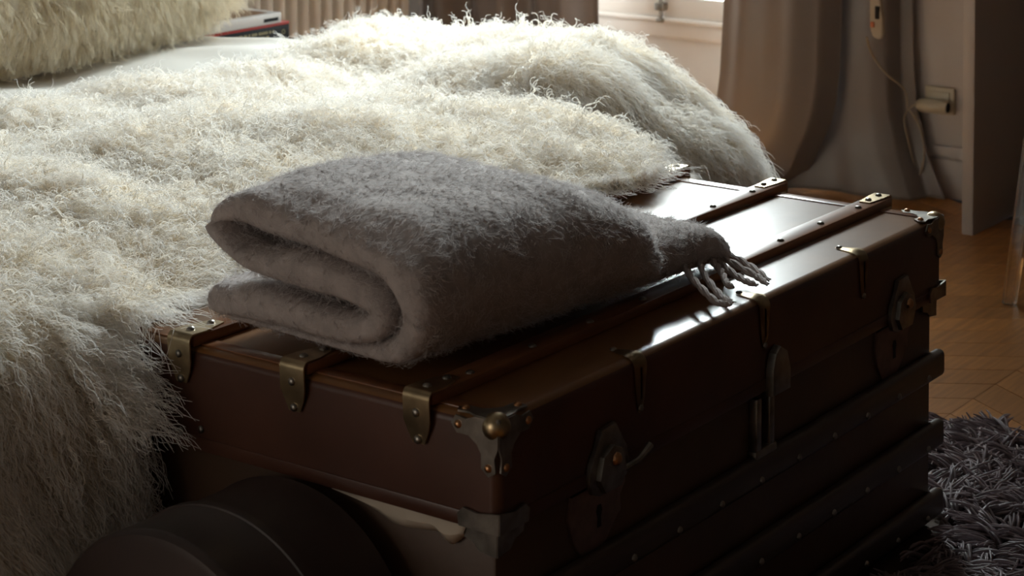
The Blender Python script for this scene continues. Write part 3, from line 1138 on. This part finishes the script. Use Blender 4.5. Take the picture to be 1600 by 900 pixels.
def blanket_rows():
    rows = []
    nzv = wnoise(81, 3, 14, 30, 10)
    nzs = wnoise(82, 3, 60, 120, 10)
    sarc = np.linspace(0, 1, len(cy))
    for x in ex:
        e0 = .022
        k = 1.0
        if x < e0:
            k = .30 + .70 * math.sqrt(max(0, 1 - ((e0 - x) / e0) ** 2))
        if x > XL - .03:
            k = min(k, .25 + .75 * math.sqrt(max(0, 1 - ((x - XL + .03) / .03) ** 2)))
        h = ct / 2 * k
        # stadium outline round the centre line
        cap = [(cy[-1] + (ny[-1] * math.cos(a_) + dy[-1] / ln[-1] * math.sin(a_)) * h[-1],
                cz[-1] + (nz_[-1] * math.cos(a_) + dz[-1] / ln[-1] * math.sin(a_)) * h[-1]) for a_ in np.linspace(.35, math.pi - .35, 5)]
        cap0 = [(cy[0] - (ny[0] * math.cos(a_) + dy[0] / ln[0] * math.sin(a_)) * h[0],
                 cz[0] - (nz_[0] * math.cos(a_) + dz[0] / ln[0] * math.sin(a_)) * h[0]) for a_ in np.linspace(.35, math.pi - .35, 5)]
        o1 = np.stack([cy + ny * h, cz + nz_ * h], -1)
        o2 = np.stack([cy - ny * h, cz - nz_ * h], -1)[::-1]
        out = np.concatenate([o1, np.array(cap), o2, np.array(cap0)])
        s_ = np.concatenate([sarc, np.ones(5), sarc[::-1], np.zeros(5)])
        X = np.full(len(out), x)
        # stagger of the folded layers at the near end
        near = math.exp(-(x / .09) ** 2)
        X = X + near * (.012 * np.sin(s_ * 17 + .5) - .010 * (s_ > .55) + .018 * sm(s_, .8, 1.0) * 0 - .012 * np.exp(-((s_ - .5) / .06) ** 2))
        Y, Z = out[:, 0].copy(), out[:, 1].copy()
        q = np.stack([X, Y, Z], -1)
        dsp = .0028 * nzv(q) + .0008 * nzs(q)
        Z = Z + dsp * np.clip(Z / .03, 0, 1)
        Y = Y + .0022 * nzv(q + 3.1)
        # the near end droops a little over the folds
        Z = Z - .015 * (1 - sm(np.array([x]), 0, .075)[0]) * sm(Z, .12, .165) * (1 - sm(Y, .22, .31))
        # far end sinks and narrows, middle swells a little
        dr = sm(np.array([x]), .30, XL + .03)[0]
        Z = Z * (1 - .30 * dr) + .010 * math.sin(min(1, x / .3) * math.pi) * np.clip(Z / .15, 0, 1)
        Y = Y + .012 * dr * (Z > .06)
        Z = np.maximum(Z, .001)
        rows.append(np.stack([X, Y, Z], -1))
    return np.array(rows)


BR = blanket_rows()
bo = grid_mesh('folded_bundle', BR, 'blanket', bl, closed_v=True)
# close the two ends between opposite sides of the sheet
me = bo.data
bm = bmesh.new()
bm.from_mesh(me)
bm.verts.ensure_lookup_table()
m_ = BR.shape[1]
nn_ = len(cy)
for r in (0, BR.shape[0] - 1):
    base = r * m_
    for i in range(nn_ - 1):
        j, j2 = nn_ + 5 + (nn_ - 1 - i), nn_ + 5 + (nn_ - 2 - i)
        try:
            bm.faces.new((bm.verts[base + i], bm.verts[base + i + 1], bm.verts[base + j2], bm.verts[base + j]))
        except ValueError:
            pass
    bm.faces.new([bm.verts[base + i] for i in range(nn_ - 1, nn_ + 6)])
    bm.faces.new([bm.verts[base + (i % m_)] for i in range(2 * nn_ + 4, 2 * nn_ + 11)])
bmesh.ops.recalc_face_normals(bm, faces=bm.faces)
bm.to_mesh(me)
bm.free()
for p_ in me.polygons:
    p_.use_smooth = True


def slab(name, x0, x1, y0, y1, h, seed, parent, zb=.001, nx=34, nyy=40):
    """rounded soft flap, thicker inside"""
    f = wnoise(seed, 2, 12, 30, 8)
    tx = np.linspace(0, 1, nx)
    ta = np.linspace(0, 2 * np.pi, nyy + 1)[:-1]
    rows = []
    for t_ in tx:
        x = x0 + (x1 - x0) * t_
        k = 1.0
        if t_ > .82:
            k = math.sqrt(max(.02, 1 - ((t_ - .82) / .18) ** 2))
        cyc = (y0 + y1) / 2
        hw = (y1 - y0) / 2 * (1 - .06 * t_)
        yy = np.sign(np.cos(ta)) * np.abs(np.cos(ta)) ** .45 * hw * (1 - .10 * (1 - k)) + cyc
        zz_ = np.sign(np.sin(ta)) * np.abs(np.sin(ta)) ** .8
        H = h * (1 - .25 * t_) * (.3 + .7 * k)
        zz_ = zb + H / 2 + zz_ * H / 2 + .003 * f(np.stack([np.full_like(yy, x), yy], -1)) * (zz_ > 0)
        rows.append(np.stack([np.full_like(yy, x) + .004 * np.sin(yy * 40), yy, np.maximum(zz_, zb)], -1))
    return grid_mesh(name, np.array(rows), 'blanket', parent, closed_v=True), np.array(rows)


fl_o, FR = slab('end_flap', .36, .655, .005, .235, .074, 91, bl)

# fringe: twisted cords
fr_specs = [((.54, .018, .022), (.505, -.03, .014), (.475, -.085, .004), (.475, -.108, .004)),
            ((.575, .016, .022), (.54, -.02, .013), (.50, -.075, .004), (.484, -.104, .004)),
            ((.632, .055, .018), (.635, .02, .012), (.612, -.05, .005), (.588, -.088, .004)),
            ((.636, .085, .020), (.66, .05, .014), (.65, -.01, .006), (.607, -.078, .004)),
            ((.630, .035, .015), (.61, .0, .009), (.585, -.05, .004), (.575, -.08, .004)),
            ((.600, .012, .016), (.585, -.015, .008), (.555, -.045, .004), (.545, -.062, .004))]
FRP = []
for sp in fr_specs:
    c_ = smoothpath(sp, 26)
    bm = bmesh.new()
    for s0 in (0, math.pi):
        pts = []
        for i, q in enumerate(c_):
            a_ = i * .9 + s0
            pts.append((q[0] + .0022 * math.cos(a_), q[1], max(.0035, q[2] + .0022 * math.sin(a_))))
        tube(bm, pts, [.0036] * 22 + [.0032, .0028, .002, .0012], 7)
    obj('fringe_cord', bm, 'blanket', bl)
    FRP.append(c_)


def sample_grid(G, n, closed, r):
    if closed:
        G = np.concatenate([G, G[:, :1]], 1)
    a, b, c, d = G[:-1, :-1], G[:-1, 1:], G[1:, 1:], G[1:, :-1]
    N = np.cross(c - a, d - b)
    ar = np.linalg.norm(N, axis=-1).ravel()
    idx = r.choice(len(ar), n, p=ar / ar.sum())
    s, t_ = r.uniform(size=(2, n, 1))
    A, B, C_, D = (q.reshape(-1, 3)[idx] for q in (a, b, c, d))
    p = A * (1 - s) * (1 - t_) + B * s * (1 - t_) + C_ * s * t_ + D * (1 - s) * t_
    return p, unit(N.reshape(-1, 3)[idx])


def fuzz(G, n, sign, seed, lmin, lmax):
    r = np.random.default_rng(seed)
    p, nn = sample_grid(G, n, True, r)
    nn = nn * sign
    q = p
    an = 1.6 * wnoise(seed + 1, 3, 25, 60, 8)(q)
    f = np.stack([.9 * np.cos(an), .35 * np.sin(an) - .35, -.25 + .5 * np.sin(an * 1.7)], -1) + r.normal(size=(n, 3)) * .35
    f = unit(f - nn * (f * nn).sum(-1, keepdims=True))
    return strands(p, nn, f, r.uniform(lmin, lmax, n), 7, .45, .05, .0012, .0010, 1.0, 4, .8, seed + 2)


def outward(G):
    """sign that makes grid normals point outward"""
    g = np.concatenate([G, G[:, :1]], 1)
    k = len(g) // 2
    ring = g[k]
    y, z = ring[:, 1], ring[:, 2]
    area_ = np.sum(y[:-1] * z[1:] - y[1:] * z[:-1])
    a, b = g[k, 0], g[k, 1]
    c, d = g[k + 1, 1], g[k + 1, 0]
    n_ = np.cross(c - a, d - b)
    t_ = b - a
    # outward of ccw ring in (y,z) is (tz, -ty)
    o = np.array([0, t_[2], -t_[1]]) * np.sign(area_)
    return 1.0 if n_ @ o > 0 else -1.0


S = np.concatenate([fuzz(BR, 22000, outward(BR), 101, .005, .0125), fuzz(FR, 3600, outward(FR), 111, .004, .010)])
S[..., 2] = np.maximum(S[..., 2], .0012)
hair('mohair', S, np.linspace(.00021, .00009, 7), 'mohair', bl)

# ================================================================ SHAG RUG
rug = tag(empty('shag_rug', (1.0, -.4, 0)), 'shaggy mauve-grey rug on the parquet beside the trunk', 'rug')
bx('backing', .12 - 1, 1.62 - 1, -1.3 + .4, .42 + .4, .0005, .009, 'underlay', rug, .003)
r = np.random.default_rng(121)
NR = 3000
pu = np.concatenate([r.uniform(.78, 1.625, NR), r.uniform(.13, .9, 700)])
pv = np.concatenate([r.uniform(-.62, .41, NR), r.uniform(-1.25, .0, 700)])
ok = ~((pu > -.03) & (pu < 1.20) & (pv > -.035) & (pv < .61))
pu, pv = pu[ok], pv[ok]
p = np.stack([pu, pv, np.full_like(pu, .009)], -1)
n = np.tile(np.array([[0, 0, 1.]]), (len(p), 1))
an = 1.4 * wnoise(123, 2, 6, 14, 8)(p[:, :2]) + r.normal(size=len(p)) * .9 + 2.2
f = unit(np.stack([np.cos(an), np.sin(an), an * 0 + .12], -1))
S = strands(p, n, f, r.uniform(.045, .075, len(p)), 8, .55, .10, .006, .005, .55, 6, .9, 124)
u_, v_, z_ = S[..., 0], S[..., 1], S[..., 2]
z_ = np.maximum(z_, .011)
ins = (u_ > -.012) & (u_ < 1.192) & (v_ > -.014) & (v_ < .61)
v_ = np.where(ins & (v_ < .06), -.014, v_)
u_ = np.where(ins & (v_ >= .0), 1.193, u_)
S = np.stack([u_, v_, z_], -1)
hair('pile', S - np.array([1.0, -.4, 0]), np.array([.0019, .0024, .0026, .0026, .0025, .0022, .0017, .0010]), 'pile', rug)
